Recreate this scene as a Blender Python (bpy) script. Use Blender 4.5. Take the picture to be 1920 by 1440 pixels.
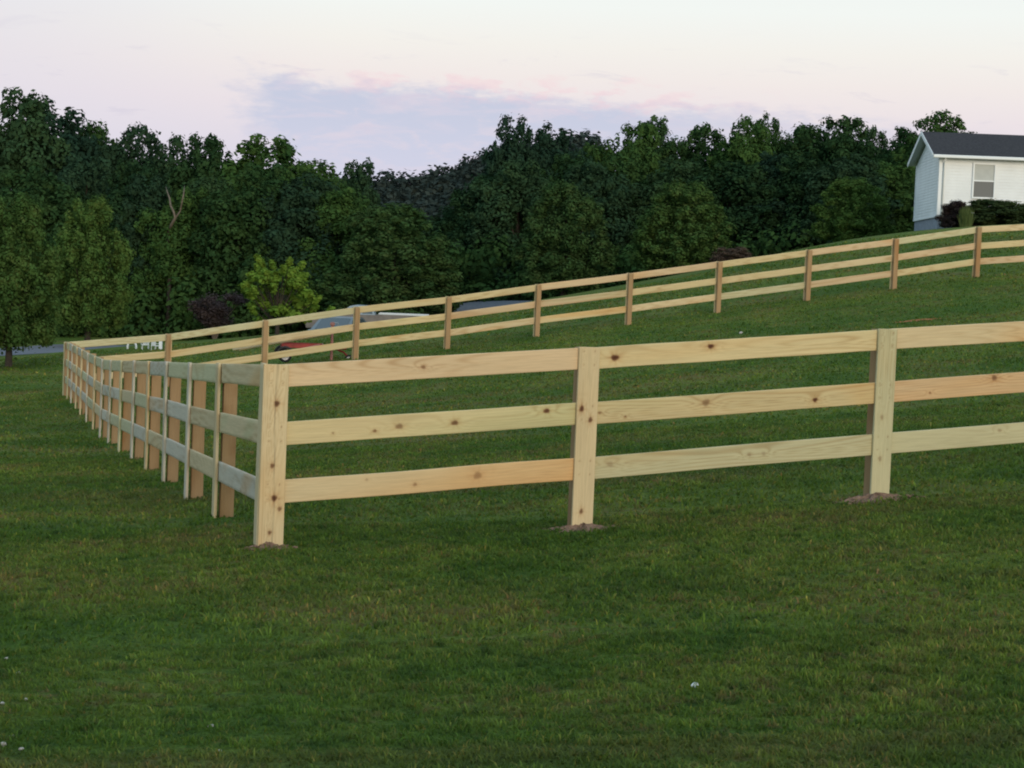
import bpy, math, random
import numpy as np
from mathutils import Vector, Matrix
R = math.radians
for o in list(bpy.data.objects): bpy.data.objects.remove(o)
S = bpy.context.scene; COL = S.collection

# ------------------------------------------------------------ camera
FPX, PITCH, ROLL = 3650.0, R(3.0), 0.041
cam_d = bpy.data.cameras.new('camera'); cam = bpy.data.objects.new('camera', cam_d); COL.objects.link(cam)
cam_d.sensor_width = 36; cam_d.lens = 36 * FPX / 1920; cam_d.clip_start = .1; cam_d.clip_end = 3000
CM = Matrix.Rotation(math.pi/2 - PITCH, 3, 'X') @ Matrix.Rotation(ROLL, 3, 'Z')
cam.matrix_world = CM.to_4x4(); S.camera = cam
CMN = np.array(CM)
# ------------------------------------------------------------ render / colour
S.render.engine = 'CYCLES'
S.view_settings.view_transform = 'Standard'; S.view_settings.look = 'None'
S.view_settings.exposure = 0.0; S.view_settings.gamma = 1; S.view_settings.use_curve_mapping = False
S.cycles.max_bounces = 5; S.cycles.diffuse_bounces = 3; S.cycles.transparent_max_bounces = 8
S.cycles.filter_width = 2.0
# ------------------------------------------------------------ sun: low, warm, behind the camera
SUNV = Vector((.33, -.93, math.tan(R(9)))).normalized()
sd = bpy.data.lights.new('sun', 'SUN'); sd.energy = 2.0; sd.angle = R(25); sd.color = (1, .845, .64)
sun = bpy.data.objects.new('sun', sd); COL.objects.link(sun)
sun.rotation_euler = SUNV.to_track_quat('Z', 'Y').to_euler()
# ------------------------------------------------------------ world
W = bpy.data.worlds.new("World"); S.world = W; W.use_nodes = True
nt = W.node_tree; N = nt.nodes; L = nt.links; N.clear()
out = N.new('ShaderNodeOutputWorld'); bg = N.new('ShaderNodeBackground'); L.new(bg.outputs[0], out.inputs[0])
sky = N.new('ShaderNodeTexSky'); sky.sky_type = 'NISHITA'; sky.sun_disc = False
sky.sun_elevation = R(6); sky.sun_rotation = math.atan2(SUNV.x, SUNV.y)
class E:   # tiny expression builder on math nodes
    def __init__(s, t, sock): s.t, s.s = t, sock
    def _m(s, op, o=None, o2=None):
        n = s.t.nodes.new('ShaderNodeMath'); n.operation = op
        for i, v in enumerate([s, o, o2]):
            if v is None: continue
            if isinstance(v, E): s.t.links.new(v.s, n.inputs[i])
            else: n.inputs[i].default_value = v
        return E(s.t, n.outputs[0])
    def __add__(s, o): return s._m('ADD', o)
    def __sub__(s, o): return s._m('SUBTRACT', o)
    def __mul__(s, o): return s._m('MULTIPLY', o)
    def __truediv__(s, o): return s._m('DIVIDE', o)
    def step(s, a, b):
        n = s.t.nodes.new('ShaderNodeMapRange'); n.interpolation_type = 'SMOOTHSTEP'
        s.t.links.new(s.s, n.inputs[0]); n.inputs[1].default_value = a; n.inputs[2].default_value = b
        return E(s.t, n.outputs[0])
def noise(t, vec, scale, detail=4, rough=.55, dist=0):
    n = t.nodes.new('ShaderNodeTexNoise'); n.inputs['Scale'].default_value = scale
    n.inputs['Detail'].default_value = detail; n.inputs['Roughness'].default_value = rough; n.inputs['Distortion'].default_value = dist
    if vec is not None: t.links.new(vec, n.inputs['Vector'])
    return E(t, n.outputs['Fac'])
def mix(t, fac, a, b, bt='MIX'):
    n = t.nodes.new('ShaderNodeMix'); n.data_type = 'RGBA'; n.blend_type = bt
    for i, v in ((0, fac), (6, a), (7, b)):
        if isinstance(v, E): t.links.new(v.s, n.inputs[i])
        elif hasattr(v, 'is_linked'): t.links.new(v, n.inputs[i])
        elif isinstance(v, (int, float)): n.inputs[i].default_value = v
        else: n.inputs[i].default_value = (*v, 1)
    return n.outputs[2]
tc = N.new('ShaderNodeTexCoord'); sx = N.new('ShaderNodeSeparateXYZ'); L.new(tc.outputs['Generated'], sx.inputs[0])
gx, gy, gz = (E(nt, sx.outputs[i]) for i in range(3))
az = gx / gy._m('MAXIMUM', .05); el = gz
cmb = N.new('ShaderNodeCombineXYZ'); L.new((az * 1.0).s, cmb.inputs[0]); L.new((el * 3.0).s, cmb.inputs[1])
cv = cmb.outputs[0]
front = gy.step(.3, .8)
cr = N.new('ShaderNodeValToRGB'); L.new((el * 5.0).s, cr.inputs[0])   # 0..0.2 -> 0..1
e0 = cr.color_ramp
def lin(c): return tuple(((v/255)/12.92 if v/255 <= .04045 else ((v/255+.055)/1.055)**2.4) for v in c)
stops = [(0, (206, 207, 227)), (.25, (218, 213, 228)), (.33, (226, 219, 230)), (.43, (236, 226, 230)), (.52, (242, 234, 231)), (.60, (244, 241, 235)), (.70, (243, 247, 243)), (1.0, (234, 241, 242))]
e0.elements[0].position = 0; e0.elements[0].color = (*lin(stops[0][1]), 1)
e0.elements[1].position = 1; e0.elements[1].color = (*lin(stops[-1][1]), 1)
for p, c in stops[1:-1]:
    q = e0.elements.new(p); q.color = (*lin(c), 1)
base = cr.outputs[0]
# left of the frame is a little more lilac, right a little creamier
base = mix(nt, az.step(-.08, -.3) * .6, base, lin((224, 221, 233)))
n1 = noise(nt, cv, 14, 5, .6, .3); n2 = noise(nt, cv, 45, 5, .6); n3 = noise(nt, cv, 7, 3, .5)
nb_ = noise(nt, cv, 85, 4, .6); top = E(nt, az.s) * -.03 + .0965 + (n2 - .5) * .022 + (n1 - .5) * .018 + (nb_ - .5) * .012
bank = (top - el).step(-.003, .009) * (az + (n1 - .5) * .10 + (n2 - .5) * .07 + (n3 - .5) * .03).step(-.155, -.112) * (az + (n1 - .5) * .2).step(.26, .04)
base = mix(nt, bank * .92, base, mix(nt, el.step(.05, .095), lin((208, 210, 230)), lin((196, 203, 224))))
streak = N.new('ShaderNodeCombineXYZ'); L.new((az * 1.0).s, streak.inputs[0]); L.new((el * 5.0).s, streak.inputs[1])
n4 = noise(nt, streak.outputs[0], 22, 5, .6, .6)
base = mix(nt, n4.step(.46, .68) * bank * .5, base, lin((224, 214, 227)))
pf = noise(nt, cv, 30, 6, .62, .5)
base = mix(nt, pf.step(.50, .66) * bank * .45, base, lin((228, 216, 226)))
rim = (top - el).step(-.010, 0) * (el - top).step(-.014, -.002) * n2.step(.47, .60) * az.step(-.15, -.06) * az.step(.16, .04)
base = mix(nt, rim * .5, base, lin((246, 214, 219)))
wisp = n4.step(.58, .72) * el.step(.05, .08) * el.step(.135, .10)
base = mix(nt, wisp * .30, base, lin((200, 196, 216)))
upper = mix(nt, el.step(.17, .75), base, (.36, .47, .58))
skm = mix(nt, 1.0, sky.outputs[0], (.10, .10, .10), 'MULTIPLY')
tot = mix(nt, el.step(.15, .5), upper, mix(nt, 1.0, skm, upper, 'ADD'))
back = mix(nt, front, mix(nt, .8, tot, (.50, .74, .92)), tot)
L.new(back, bg.inputs[0]); bg.inputs[1].default_value = 1.0

# ------------------------------------------------------------ helpers
def ray(x, y):
    d = CMN @ np.array([(x-960)/FPX, -(y-720)/FPX, -1.0]); return d
def P(x, y, Z):                     # the point at depth Z (metres north of the camera) seen in direction x, y
    d = ray(x, y); return d * (Z / d[1])
def proj(p):
    q = CMN.T @ np.array(p, float); return 960 + FPX*q[0]/-q[2], 720 - FPX*q[1]/-q[2]
def tag(o, label=None, cat=None, group=None, kind=None):
    if label: o['label'] = label
    if cat: o['category'] = cat
    if group: o['group'] = group
    if kind: o['kind'] = kind
    return o
def empty(name, loc=(0, 0, 0), rz=0, **k):
    o = bpy.data.objects.new(name, None); COL.objects.link(o); o.location = loc; o.rotation_euler = (0, 0, rz)
    o.empty_display_size = .2; return tag(o, **k)
def link(name, me, mat=None, parent=None, loc=None, rz=None, **k):
    o = bpy.data.objects.new(name, me); COL.objects.link(o)
    if mat and not me.materials: me.materials.append(mat)
    if parent: o.parent = parent
    if loc is not None: o.location = loc
    if rz is not None: o.rotation_euler = (0, 0, rz)
    return tag(o, **k)
def npmesh(name, v, faces, size, col=None, smooth=False):
    """v Nx3, faces flat index array with constant loop size"""
    me = bpy.data.meshes.new(name); v = np.asarray(v, np.float32); f = np.asarray(faces, np.int32).ravel()
    me.vertices.add(len(v)); me.vertices.foreach_set('co', v.ravel())
    n = len(f)//size
    me.loops.add(len(f)); me.loops.foreach_set('vertex_index', f)
    me.polygons.add(n); me.polygons.foreach_set('loop_start', np.arange(0, len(f), size, dtype=np.int32))
    me.update(calc_edges=True)
    if col is not None:
        a = me.color_attributes.new('col', 'FLOAT_COLOR', 'POINT')
        c = np.ones((len(v), 4), np.float32); c[:, :3] = col; a.data.foreach_set('color', c.ravel())
    if smooth: me.polygons.foreach_set('use_smooth', np.ones(n, bool))
    return me
class MB:
    def __init__(s): s.v = []; s.f = []
    def add(s, v, f):
        b = len(s.v); s.v += [tuple(p) for p in v]; s.f += [tuple(b+i for i in q) for q in f]; return s
    def box(s, c, d, rz=0, bev=0, M=None):
        x, y, z = [k/2 for k in d]
        if bev:
            b = bev; V = []
            for zz, ins in ((-z, b), (-z+b, 0), (z-b, 0), (z, b)):
                for px, py in ((-1, -1), (1, -1), (1, 1), (-1, 1)): V.append((px*(x-ins), py*(y-ins), zz))
            F = [(3, 2, 1, 0), (12, 13, 14, 15)]
            for k in range(3):
                for i in range(4): F.append((k*4+i, k*4+(i+1) % 4, k*4+4+(i+1) % 4, k*4+4+i))
        else:
            V = [(a, b_, e) for e in (-z, z) for a, b_ in ((-x, -y), (x, -y), (x, y), (-x, y))]
            F = [(3, 2, 1, 0), (4, 5, 6, 7), (0, 1, 5, 4), (1, 2, 6, 5), (2, 3, 7, 6), (3, 0, 4, 7)]
        m = Matrix.Translation(c) @ Matrix.Rotation(rz, 4, 'Z')
        if M is not None: m = M @ m
        return s.add([m @ Vector(p) for p in V], F)
    def prism(s, pts, y0, y1):            # x-z outline extruded along y
        n = len(pts); V = [(a, y0, b) for a, b in pts] + [(a, y1, b) for a, b in pts]
        return s.add(V, [tuple(range(n)), tuple(range(2*n-1, n-1, -1))] + [(i, i+n, (i+1) % n + n, (i+1) % n) for i in range(n)])
    def tube(s, pts, rs, n=8):
        pts = [Vector(p) for p in pts]; b = len(s.v); fr = None
        if not hasattr(rs, '__len__'): rs = [rs]*len(pts)
        for i, p in enumerate(pts):
            d = (pts[min(i+1, len(pts)-1)] - pts[max(i-1, 0)]).normalized()
            up = Vector((0, 0, 1)) if abs(d.z) < .95 else Vector((1, 0, 0))
            a = d.cross(up).normalized(); c = d.cross(a)
            if fr is not None and a.dot(fr) < 0: a, c = -a, -c
            fr = a
            for k in range(n):
                t = 2*math.pi*k/n; s.v.append(tuple(p + (a*math.cos(t)+c*math.sin(t))*rs[i]))
        for i in range(len(pts)-1):
            for k in range(n):
                s.f.append((b+i*n+k, b+i*n+(k+1) % n, b+(i+1)*n+(k+1) % n, b+(i+1)*n+k))
        s.f.append(tuple(b+k for k in range(n))); s.f.append(tuple(b+(len(pts)-1)*n+k for k in reversed(range(n)))); return s
    def build(s, name, mat, parent=None, smooth=False, **k):
        me = bpy.data.meshes.new(name); me.from_pydata(s.v, [], s.f); me.update()
        import bmesh
        bm = bmesh.new(); bm.from_mesh(me); bmesh.ops.recalc_face_normals(bm, faces=bm.faces); bm.to_mesh(me); bm.free()
        if smooth: me.polygons.foreach_set('use_smooth', np.ones(len(me.polygons), bool))
        return link(name, me, mat, parent, **k)
def mat(name, col, rough=.7, metal=0, spec=.3, nscale=None, namt=.15, bump=0, vc=False, trans=0):
    m = bpy.data.materials.new(name); m.use_nodes = True; t = m.node_tree
    p = t.nodes['Principled BSDF']; p.inputs['Roughness'].default_value = rough; p.inputs['Metallic'].default_value = metal
    p.inputs['Specular IOR Level'].default_value = spec; p.inputs['Base Color'].default_value = (*col, 1)
    c = None
    if vc:
        a = t.nodes.new('ShaderNodeAttribute'); a.attribute_name = 'col'; c = a.outputs[0]
    if nscale:
        tcn = t.nodes.new('ShaderNodeTexCoord'); nz = noise(t, tcn.outputs['Object'], nscale, 6, .65)
        g = nz.step(.25, .75); lo = tuple(v*(1-namt) for v in col); hi = tuple(v*(1+namt) for v in col)
        if c is None: c = mix(t, g, lo, hi)
        else: c = mix(t, g, mix(t, 1.0, c, (1-namt,)*3, 'MULTIPLY'), mix(t, 1.0, c, (1+namt,)*3, 'MULTIPLY'))
        if bump:
            b = t.nodes.new('ShaderNodeBump'); b.inputs['Strength'].default_value = bump; b.inputs['Distance'].default_value = .02
            t.links.new(nz.s, b.inputs['Height']); t.links.new(b.outputs[0], p.inputs['Normal'])
    if c is not None: t.links.new(c, p.inputs['Base Color'])
    return m
def rnoise(seed, k=8, fu=3.0, fw=3.0):
    r = np.random.RandomState(seed); a = r.randn(k); ku = r.randn(k)*fu; kw = r.randn(k)*fw; ph = r.rand(k)*6.28
    def f(u, w):
        o = np.zeros_like(u, float)
        for i in range(k): o = o + a[i]*np.sin(ku[i]*u + kw[i]*w + ph[i])
        return o / math.sqrt(k)
    return f

# ------------------------------------------------------------ fence plan (from measured post positions)
H = 1.28
C0 = P(492, 682, 13.4)[:2]                        # outer corner, plan
TH, PH, PS = .266, .335, .172
dL = np.array([-math.sin(TH), math.cos(TH)]); dN = np.array([math.cos(PH), math.sin(PH)]); dF = np.array([math.cos(PS), math.sin(PS)])
def on_line(x, y, p0, d):                          # plan point on line p0 + t d seen in column x
    r = ray(x, y); A = np.array([[r[0], -d[0]], [r[1], -d[1]]]); s, t = np.linalg.solve(A, p0); return p0 + t*d, t, s*r[2]
left_px = [(409, 681), (355, 680), (311, 678), (277, 677), (250, 676), (226, 676), (206, 675), (190, 674), (176, 668), (163, 662), (152, 656), (143, 651), (134, 647), (127, 643), (121, 641)]
near_px = [(1095, 650), (1652, 616)]
far_px = [(315, 626), (497, 600), (668, 575), (840, 556), (1008, 533), (1180, 512), (1347, 490), (1515, 468), (1677, 447), (1832, 425)]
z0 = P(492, 682, 13.4)[2]
Lp = [(0.0, z0)]
for x, y in left_px:
    q, t, z = on_line(x, y+60, C0 + dN*.016, dL); zz = P(x, y, q[1])[2]; Lp.append((t, zz))
Np = [(0.0, z0)]
for x, y in near_px:
    q, t, z = on_line(x, y+150, C0, dN); Np.append((t, P(x, y, q[1])[2]))
for k in range(2): Np.append((Np[-1][0]+2.42, Np[-1][1]+.20+.03*k))
CF = C0 + dL*Lp[-1][0]
Fp = [(0.0, Lp[-1][1])]
for x, y in far_px:
    q, t, z = on_line(x, y+45, CF, dF); Fp.append((t, P(x, y, q[1])[2]))
for k in range(4): Fp.append((Fp[-1][0]+2.45, Fp[-1][1]+.25+.01*k))
NH = [1.305, 1.34, 1.31, 1.31, 1.31]
print('left t', [round(t, 2) for t, z in Lp]); print('near', Np); print('far', [(round(t, 2), round(z, 2)) for t, z in Fp])
print('C0', C0, z0, 'CF', CF)

# ------------------------------------------------------------ terrain
ctl = []
for t, z in Lp: q = C0+dL*t; ctl.append((q[0], q[1], z-H))
for i, (t, z) in enumerate(Np[1:]): q = C0+dN*t; ctl.append((q[0], q[1], z-NH[i+1]))
for t, z in Fp[1:]: q = CF+dF*t; ctl.append((q[0], q[1], z-H))
ctl += [(0, 0, -1.62), (-4, 0, -1.9), (5, 0, -1.25), (-3, 7, -1.93), (3, 7, -1.52), (-9, 12, -2.25), (-12, 25, -2.8), (-25, 20, -3.4), (30, 15, .6), (0, -15, -1.3), (20, -15, 0), (-20, -15, -2.5)]
for x, y, Z in [(20, 688, 60), (60, 664, 69), (-100, 662, 69), (60, 646, 78), (200, 652, 66), (350, 640, 68), (500, 628, 68), (600, 619, 72), (700, 612, 74), (800, 601, 76), (900, 587, 78), (1000, 569, 80), (1180, 541, 72), (1347, 508, 63), (1515, 466, 64), (1600, 449, 68), (1715, 433, 75), (1920, 424, 74), (2200, 400, 74)]:
    ctl.append(tuple(P(x, y, Z)))
for x, Z, z in [(600, 79.5, -3.0), (660, 79.5, -2.95), (640, 84, -3.05), (700, 84, -2.75), (770, 84, -2.6), (450, 95, -3.6), (635, 95, -3.35), (720, 95, -3.0), (820, 96, -1.55), (960, 108, -.95), (1100, 100, -1.0), (1250, 95, -.3), (1450, 90, 1.0),
                (0, 110, -3.6), (300, 110, -3.6), (600, 120, -3.4), (900, 130, -2.5), (1200, 125, -.6), (1500, 120, 1.0), (1800, 110, 3.2), (2300, 110, 4), (0, 200, -3), (960, 250, -1), (1900, 220, 4)]:
    q = P(x, 600, Z); ctl.append((q[0], q[1], z))
ctl += [(-120, 60, -5), (-120, 200, -3), (-200, -60, -5), (150, -60, 4), (150, 90, 9), (220, 300, 8), (-220, 400, 2), (0, 500, 4)]
ctl = np.array(ctl, float)
def phi(r2): return .5*r2*np.log(r2+1e-6)
n = len(ctl); A = np.zeros((n+3, n+3)); D = ((ctl[:, None, :2]-ctl[None, :, :2])**2).sum(-1)/100
A[:n, :n] = phi(D) + np.eye(n)*.0006; A[:n, n] = 1; A[:n, n+1:] = ctl[:, :2]/10; A[n:, :n] = A[:n, n:].T
sol = np.linalg.solve(A, np.r_[ctl[:, 2], 0, 0, 0])
def terr(x, y):
    x = np.asarray(x, float); y = np.asarray(y, float); sh = x.shape; X = np.clip(x.ravel(), -230, 230); Y = np.clip(y.ravel(), -60, 520)
    o = np.zeros(len(X))
    for i in range(n): o += sol[i]*phi(((X-ctl[i, 0])**2+(Y-ctl[i, 1])**2)/100)
    o += sol[n] + sol[n+1]*X/10 + sol[n+2]*Y/10
    o += .012*np.sin(X*1.3+Y*.7)*np.sin(Y*.9-X*.4)
    return o.reshape(sh)
def T(x, y): return float(terr(np.array([x]), np.array([y]))[0])
def ground_hit(x, y):
    d = ray(x, y); s = 3.0
    while s < 400:
        q = d*s
        if q[2] < T(q[0], q[1]): return q
        s *= 1.01
    return d*s

def axis(lo, hi, c, fine, g):
    a = [c]; s = fine
    while a[-1] < hi: a.append(a[-1]+s); s *= g
    b = [c]; s = fine
    while b[-1] > lo: b.append(b[-1]-s); s *= g
    return np.array(b[:0:-1] + a)
gxa = axis(-900, 900, 0, .3, 1.022); gya = axis(-120, 1500, 10, .3, 1.014)
GX, GY = np.meshgrid(gxa, gya); GZ = terr(GX, GY)
nx, ny = len(gxa), len(gya)
ii = (np.arange(ny-1)[:, None]*nx + np.arange(nx-1)[None]).ravel()
gm = npmesh('ground', np.c_[GX.ravel(), GY.ravel(), GZ.ravel()], np.c_[ii, ii+1, ii+nx+1, ii+nx], 4, smooth=True)
def grass_nodes(t, pos):
    """shared colour field of the lawn so that the blades and the sward under them agree"""
    mp = t.nodes.new('ShaderNodeMapping'); t.links.new(pos, mp.inputs[0]); mp.inputs['Rotation'].default_value = (0, 0, -.2); mp.inputs['Scale'].default_value = (1, 1.0, 0)
    a = noise(t, mp.outputs[0], .55, 4, .6); b = noise(t, mp.outputs[0], 2.3, 5, .65); c = noise(t, mp.outputs[0], 9, 4, .7); d = noise(t, mp.outputs[0], .18, 3, .5)
    st = t.nodes.new('ShaderNodeMapping'); t.links.new(pos, st.inputs[0]); st.inputs['Rotation'].default_value = (0, 0, -.17); st.inputs['Scale'].default_value = (.06, .8, 0)
    s = noise(t, st.outputs[0], 1.0, 3, .5)
    big = noise(t, mp.outputs[0], .28, 3, .55)
    col = mix(t, (a*.35+b*.3+big*.35).step(.40, .60), (.066, .118, .017), (.150, .190, .031))
    dk = noise(t, mp.outputs[0], 5.5, 6, .75)
    col = mix(t, dk.step(.50, .38)*.75, col, (.022, .052, .012))
    col = mix(t, c.step(.55, .75)*.5, col, (.135, .155, .034))
    col = mix(t, (a*.45+c*.55).step(.505, .60)*.8, col, (.155, .115, .045))     # thatch
    col = mix(t, s.step(.54, .66)*.45, col, (.125, .100, .036))
    col = mix(t, d.step(.4, .6)*.3, col, (.055, .118, .020))
    return col, c, b
m_ground = bpy.data.materials.new('lawn_sward'); m_ground.use_nodes = True; t = m_ground.node_tree
ge = t.nodes.new('ShaderNodeNewGeometry'); c, nc, nb = grass_nodes(t, ge.outputs['Position'])
fine = noise(t, ge.outputs['Position'], 30, 6, .75)
c = mix(t, fine.step(.3, .7), mix(t, 1.0, c, (.55, .6, .6), 'MULTIPLY'), mix(t, 1.0, c, (1.35, 1.3, 1.25), 'MULTIPLY'))
pb = t.nodes['Principled BSDF']; t.links.new(c, pb.inputs['Base Color']); pb.inputs['Roughness'].default_value = .95; pb.inputs['Specular IOR Level'].default_value = .08
bp = t.nodes.new('ShaderNodeBump'); bp.inputs['Strength'].default_value = .6; bp.inputs['Distance'].default_value = .06
t.links.new((fine*.6+nc*.8).s, bp.inputs['Height']); t.links.new(bp.outputs[0], pb.inputs['Normal'])
link('ground', gm, m_ground, kind='structure')

# ------------------------------------------------------------ grass blades (one mass, nobody could count it)
m_grass = bpy.data.materials.new('grass_blades'); m_grass.use_nodes = True; t = m_grass.node_tree
ge = t.nodes.new('ShaderNodeNewGeometry'); c, nc, nb = grass_nodes(t, ge.outputs['Position'])
at = t.nodes.new('ShaderNodeAttribute'); at.attribute_name = 'col'
c = mix(t, 1.0, c, at.outputs[0], 'MULTIPLY')
pb = t.nodes['Principled BSDF']; t.links.new(c, pb.inputs['Base Color']); pb.inputs['Roughness'].default_value = .7; pb.inputs['Specular IOR Level'].default_value = .12
tr = t.nodes.new('ShaderNodeBsdfTranslucent'); ms = t.nodes.new('ShaderNodeMixShader'); ms.inputs[0].default_value = .4
t.links.new(mix(t, 1.0, c, (1.25, 1.25, 1.0), 'MULTIPLY'), tr.inputs[0]); t.links.new(pb.outputs[0], ms.inputs[1]); t.links.new(tr.outputs[0], ms.inputs[2]); t.links.new(ms.outputs[0], t.nodes['Material Output'].inputs[0])
def blades(seed, y0, y1, count, h, w):
    r = np.random.RandomState(seed)
    Y = y0 + (y1-y0)*(r.rand(count)**.8); half = .30*Y + .6
    X = (r.rand(count)*2-1)*half
    cl = rnoise(seed+9, 24, 3.5, 3.5)(X, Y); c2 = np.clip(rnoise(seed+19, 40, 26, 22)(X, Y), -1.6, 1.6); c3 = np.clip(rnoise(seed+29, 40, 9, 9)(X, Y), -1.6, 1.6)
    hh = h*(.5+.9*r.rand(count))*(1+.15*cl.clip(-1.5, 1.5)+.34*c2)
    ang = r.rand(count)*6.283; lean = (r.rand(count)**.6)*1.4
    lx = np.cos(ang+1.3+r.rand(count))*lean*hh; ly = np.sin(ang+1.3+r.rand(count))*lean*hh
    ww = w*(.6+.8*r.rand(count)); Z = terr(X, Y) - .004
    a = np.c_[X-np.cos(ang)*ww, Y-np.sin(ang)*ww, Z]; b = np.c_[X+np.cos(ang)*ww, Y+np.sin(ang)*ww, Z]
    m1 = np.c_[X+lx*.45+np.cos(ang)*ww*.8, Y+ly*.45+np.sin(ang)*ww*.8, Z+hh*.62]; m0 = np.c_[X+lx*.45-np.cos(ang)*ww*.8, Y+ly*.45-np.sin(ang)*ww*.8, Z+hh*.62]
    tip = np.c_[X+lx, Y+ly, Z+hh*(1.0-.25*lean)]
    v = np.stack([a, b, m1, m0, tip], 1).reshape(-1, 3)
    tint = ((.84+.40*r.rand(count))*(1+.13*c2+.10*c3))[:, None]*np.array([1, 1, 1.0]); dry = r.rand(count) < .07
    tint[dry] = tint[dry]*np.array([1.9, 1.25, 1.5]); br = r.rand(count) < .10; tint[br] *= 1.35
    k = np.arange(count)*5
    f = np.concatenate([np.c_[k, k+1, k+2], np.c_[k, k+2, k+3], np.c_[k+3, k+2, k+4]])
    return v, f, np.repeat(tint, 5, 0)
vs, fs, cs, off = [], [], [], 0
for args in [(1, 5.2, 9.5, 150000, .027, .0032), (2, 9.5, 15, 130000, .030, .0048), (3, 15, 26, 120000, .033, .008), (4, 26, 50, 110000, .038, .014), (5, 50, 64, 30000, .045, .025)]:
    v, f, cc = blades(*args); vs.append(v); fs.append(f+off); cs.append(cc); off += len(v)
link('grass', npmesh('grass', np.concatenate(vs), np.concatenate(fs), 3, np.concatenate(cs)), m_grass, label='short mown lawn grass covering the paddock and the slope', cat='grass', kind='stuff')

# ------------------------------------------------------------ timber
m_wood = bpy.data.materials.new('sawn_pine'); m_wood.use_nodes = True; t = m_wood.node_tree
at = t.nodes.new('ShaderNodeAttribute'); at.attribute_name = 'col'; tcn = t.nodes.new('ShaderNodeTexCoord')
mp = t.nodes.new('ShaderNodeMapping'); mp.inputs['Scale'].default_value = (2.5, 60, 60); t.links.new(tcn.outputs['Object'], mp.inputs[0])
nz = noise(t, mp.outputs[0], 1.5, 5, .7)
c = mix(t, nz.step(.3, .7), mix(t, 1.0, at.outputs[0], (.9, .9, .9), 'MULTIPLY'), mix(t, 1.0, at.outputs[0], (1.06, 1.06, 1.06), 'MULTIPLY'))
pb = t.nodes['Principled BSDF']; t.links.new(c, pb.inputs['Base Color']); pb.inputs['Roughness'].default_value = .8; pb.inputs['Specular IOR Level'].default_value = .15
bp = t.nodes.new('ShaderNodeBump'); bp.inputs['Strength'].default_value = .25; bp.inputs['Distance'].default_value = .004
t.links.new(nz.s, bp.inputs['Height']); t.links.new(bp.outputs[0], pb.inputs['Normal'])
TINTS = {'pale': (.61, .465, .265), 'cream': (.60, .465, .245), 'green': (.53, .465, .27), 'pink': (.60, .43, .25), 'orange': (.62, .39, .17), 'brown': (.37, .23, .115), 'grey': (.56, .48, .36)}
def wood_col(u, w, seed, tint, knots=(), orange=(), grain=1.0):
    r = np.random.RandomState(seed+77); b = np.array(TINTS[tint])*(1+r.uniform(-.06, .06))
    g = w/.021 + 1.3*rnoise(seed, 6, .9, 8)(u, w) + .35*rnoise(seed+1, 6, 4, 20)(u, w)
    if r.rand() < .6 or grain > 1:        # cathedral figure
        uc = r.uniform(.3, 2.0); g = g + 5.0*np.sqrt(((u-uc)*.55)**2 + ((w-.5*.15)*9)**2 + .02)*grain
    for (uk, wk, rk, dk) in knots:
        d = np.sqrt(((u-uk)/2.2)**2+(w-wk)**2); g = g + np.sign(w-wk)*1.7*np.exp(-(d/(2.6*rk))**2)
    ln = (.5+.5*np.sin(g*2*math.pi))**3
    lf = rnoise(seed+3, 8, 2.2, 14)(u, w)*.5
    c = b[None, None]*(1+.055*lf[..., None])*(1 - ln[..., None]*np.array([.20, .28, .36])*np.clip(.55+.6*rnoise(seed+4, 6, 2, 9)(u, w), .1, 1)[..., None])
    patch = np.clip(rnoise(seed+5, 6, 2.2, 10)(u, w)-.75, 0, 1)[..., None]; c = c*(1-patch*np.array([0, .16, .30]))
    patch = np.clip(rnoise(seed+6, 6, 2.0, 8)(u, w)-.9, 0, 1)[..., None]; c = c*(1-patch*np.array([.14, .04, .08]))
    for (ua, ub, s) in orange:
        k = np.clip((u-ua)/.25, 0, 1)*np.clip((ub-u)/.25, 0, 1)*s*np.clip(.8+.5*rnoise(seed+8, 6, 5, 25)(u, w), 0, 1.3); c = c*(1-k[..., None]*np.array([-.02, .17, .36]))
    for (uk, wk, rk, dk) in knots:
        e = np.sqrt(((u-uk)/1.25)**2+(w-wk)**2)*(1+.09*np.sin(np.arctan2(w-wk, u-uk)*3+seed)+.08*np.sin(np.arctan2(w-wk, u-uk)*2+seed*2))
        sp_ = .5+.5*np.sin(np.arctan2(w-wk, u-uk)*7+seed*3)
        halo = (np.exp(-(e/(rk*(1.5+.9*sp_)))**2)*(.40+.25*sp_))[..., None]*dk; c = c*(1-halo*np.array([.25, .5, .7]))
        k = np.clip(1.35-(e/rk), 0, .45)[..., None]/.45*dk; core = (.55+.9*np.clip(e/rk, 0, 1))[..., None]*(.8+.3*sp_[..., None]); c = c*(1-k)+np.array([.12, .050, .024])*core*k
        tail = np.exp(-((w-wk)/(rk*.35))**2-((u-uk)/(rk*3.2))**2)[..., None]*.45*dk; c = c*(1-tail*np.array([.5, .7, .8]))
    return c
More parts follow.
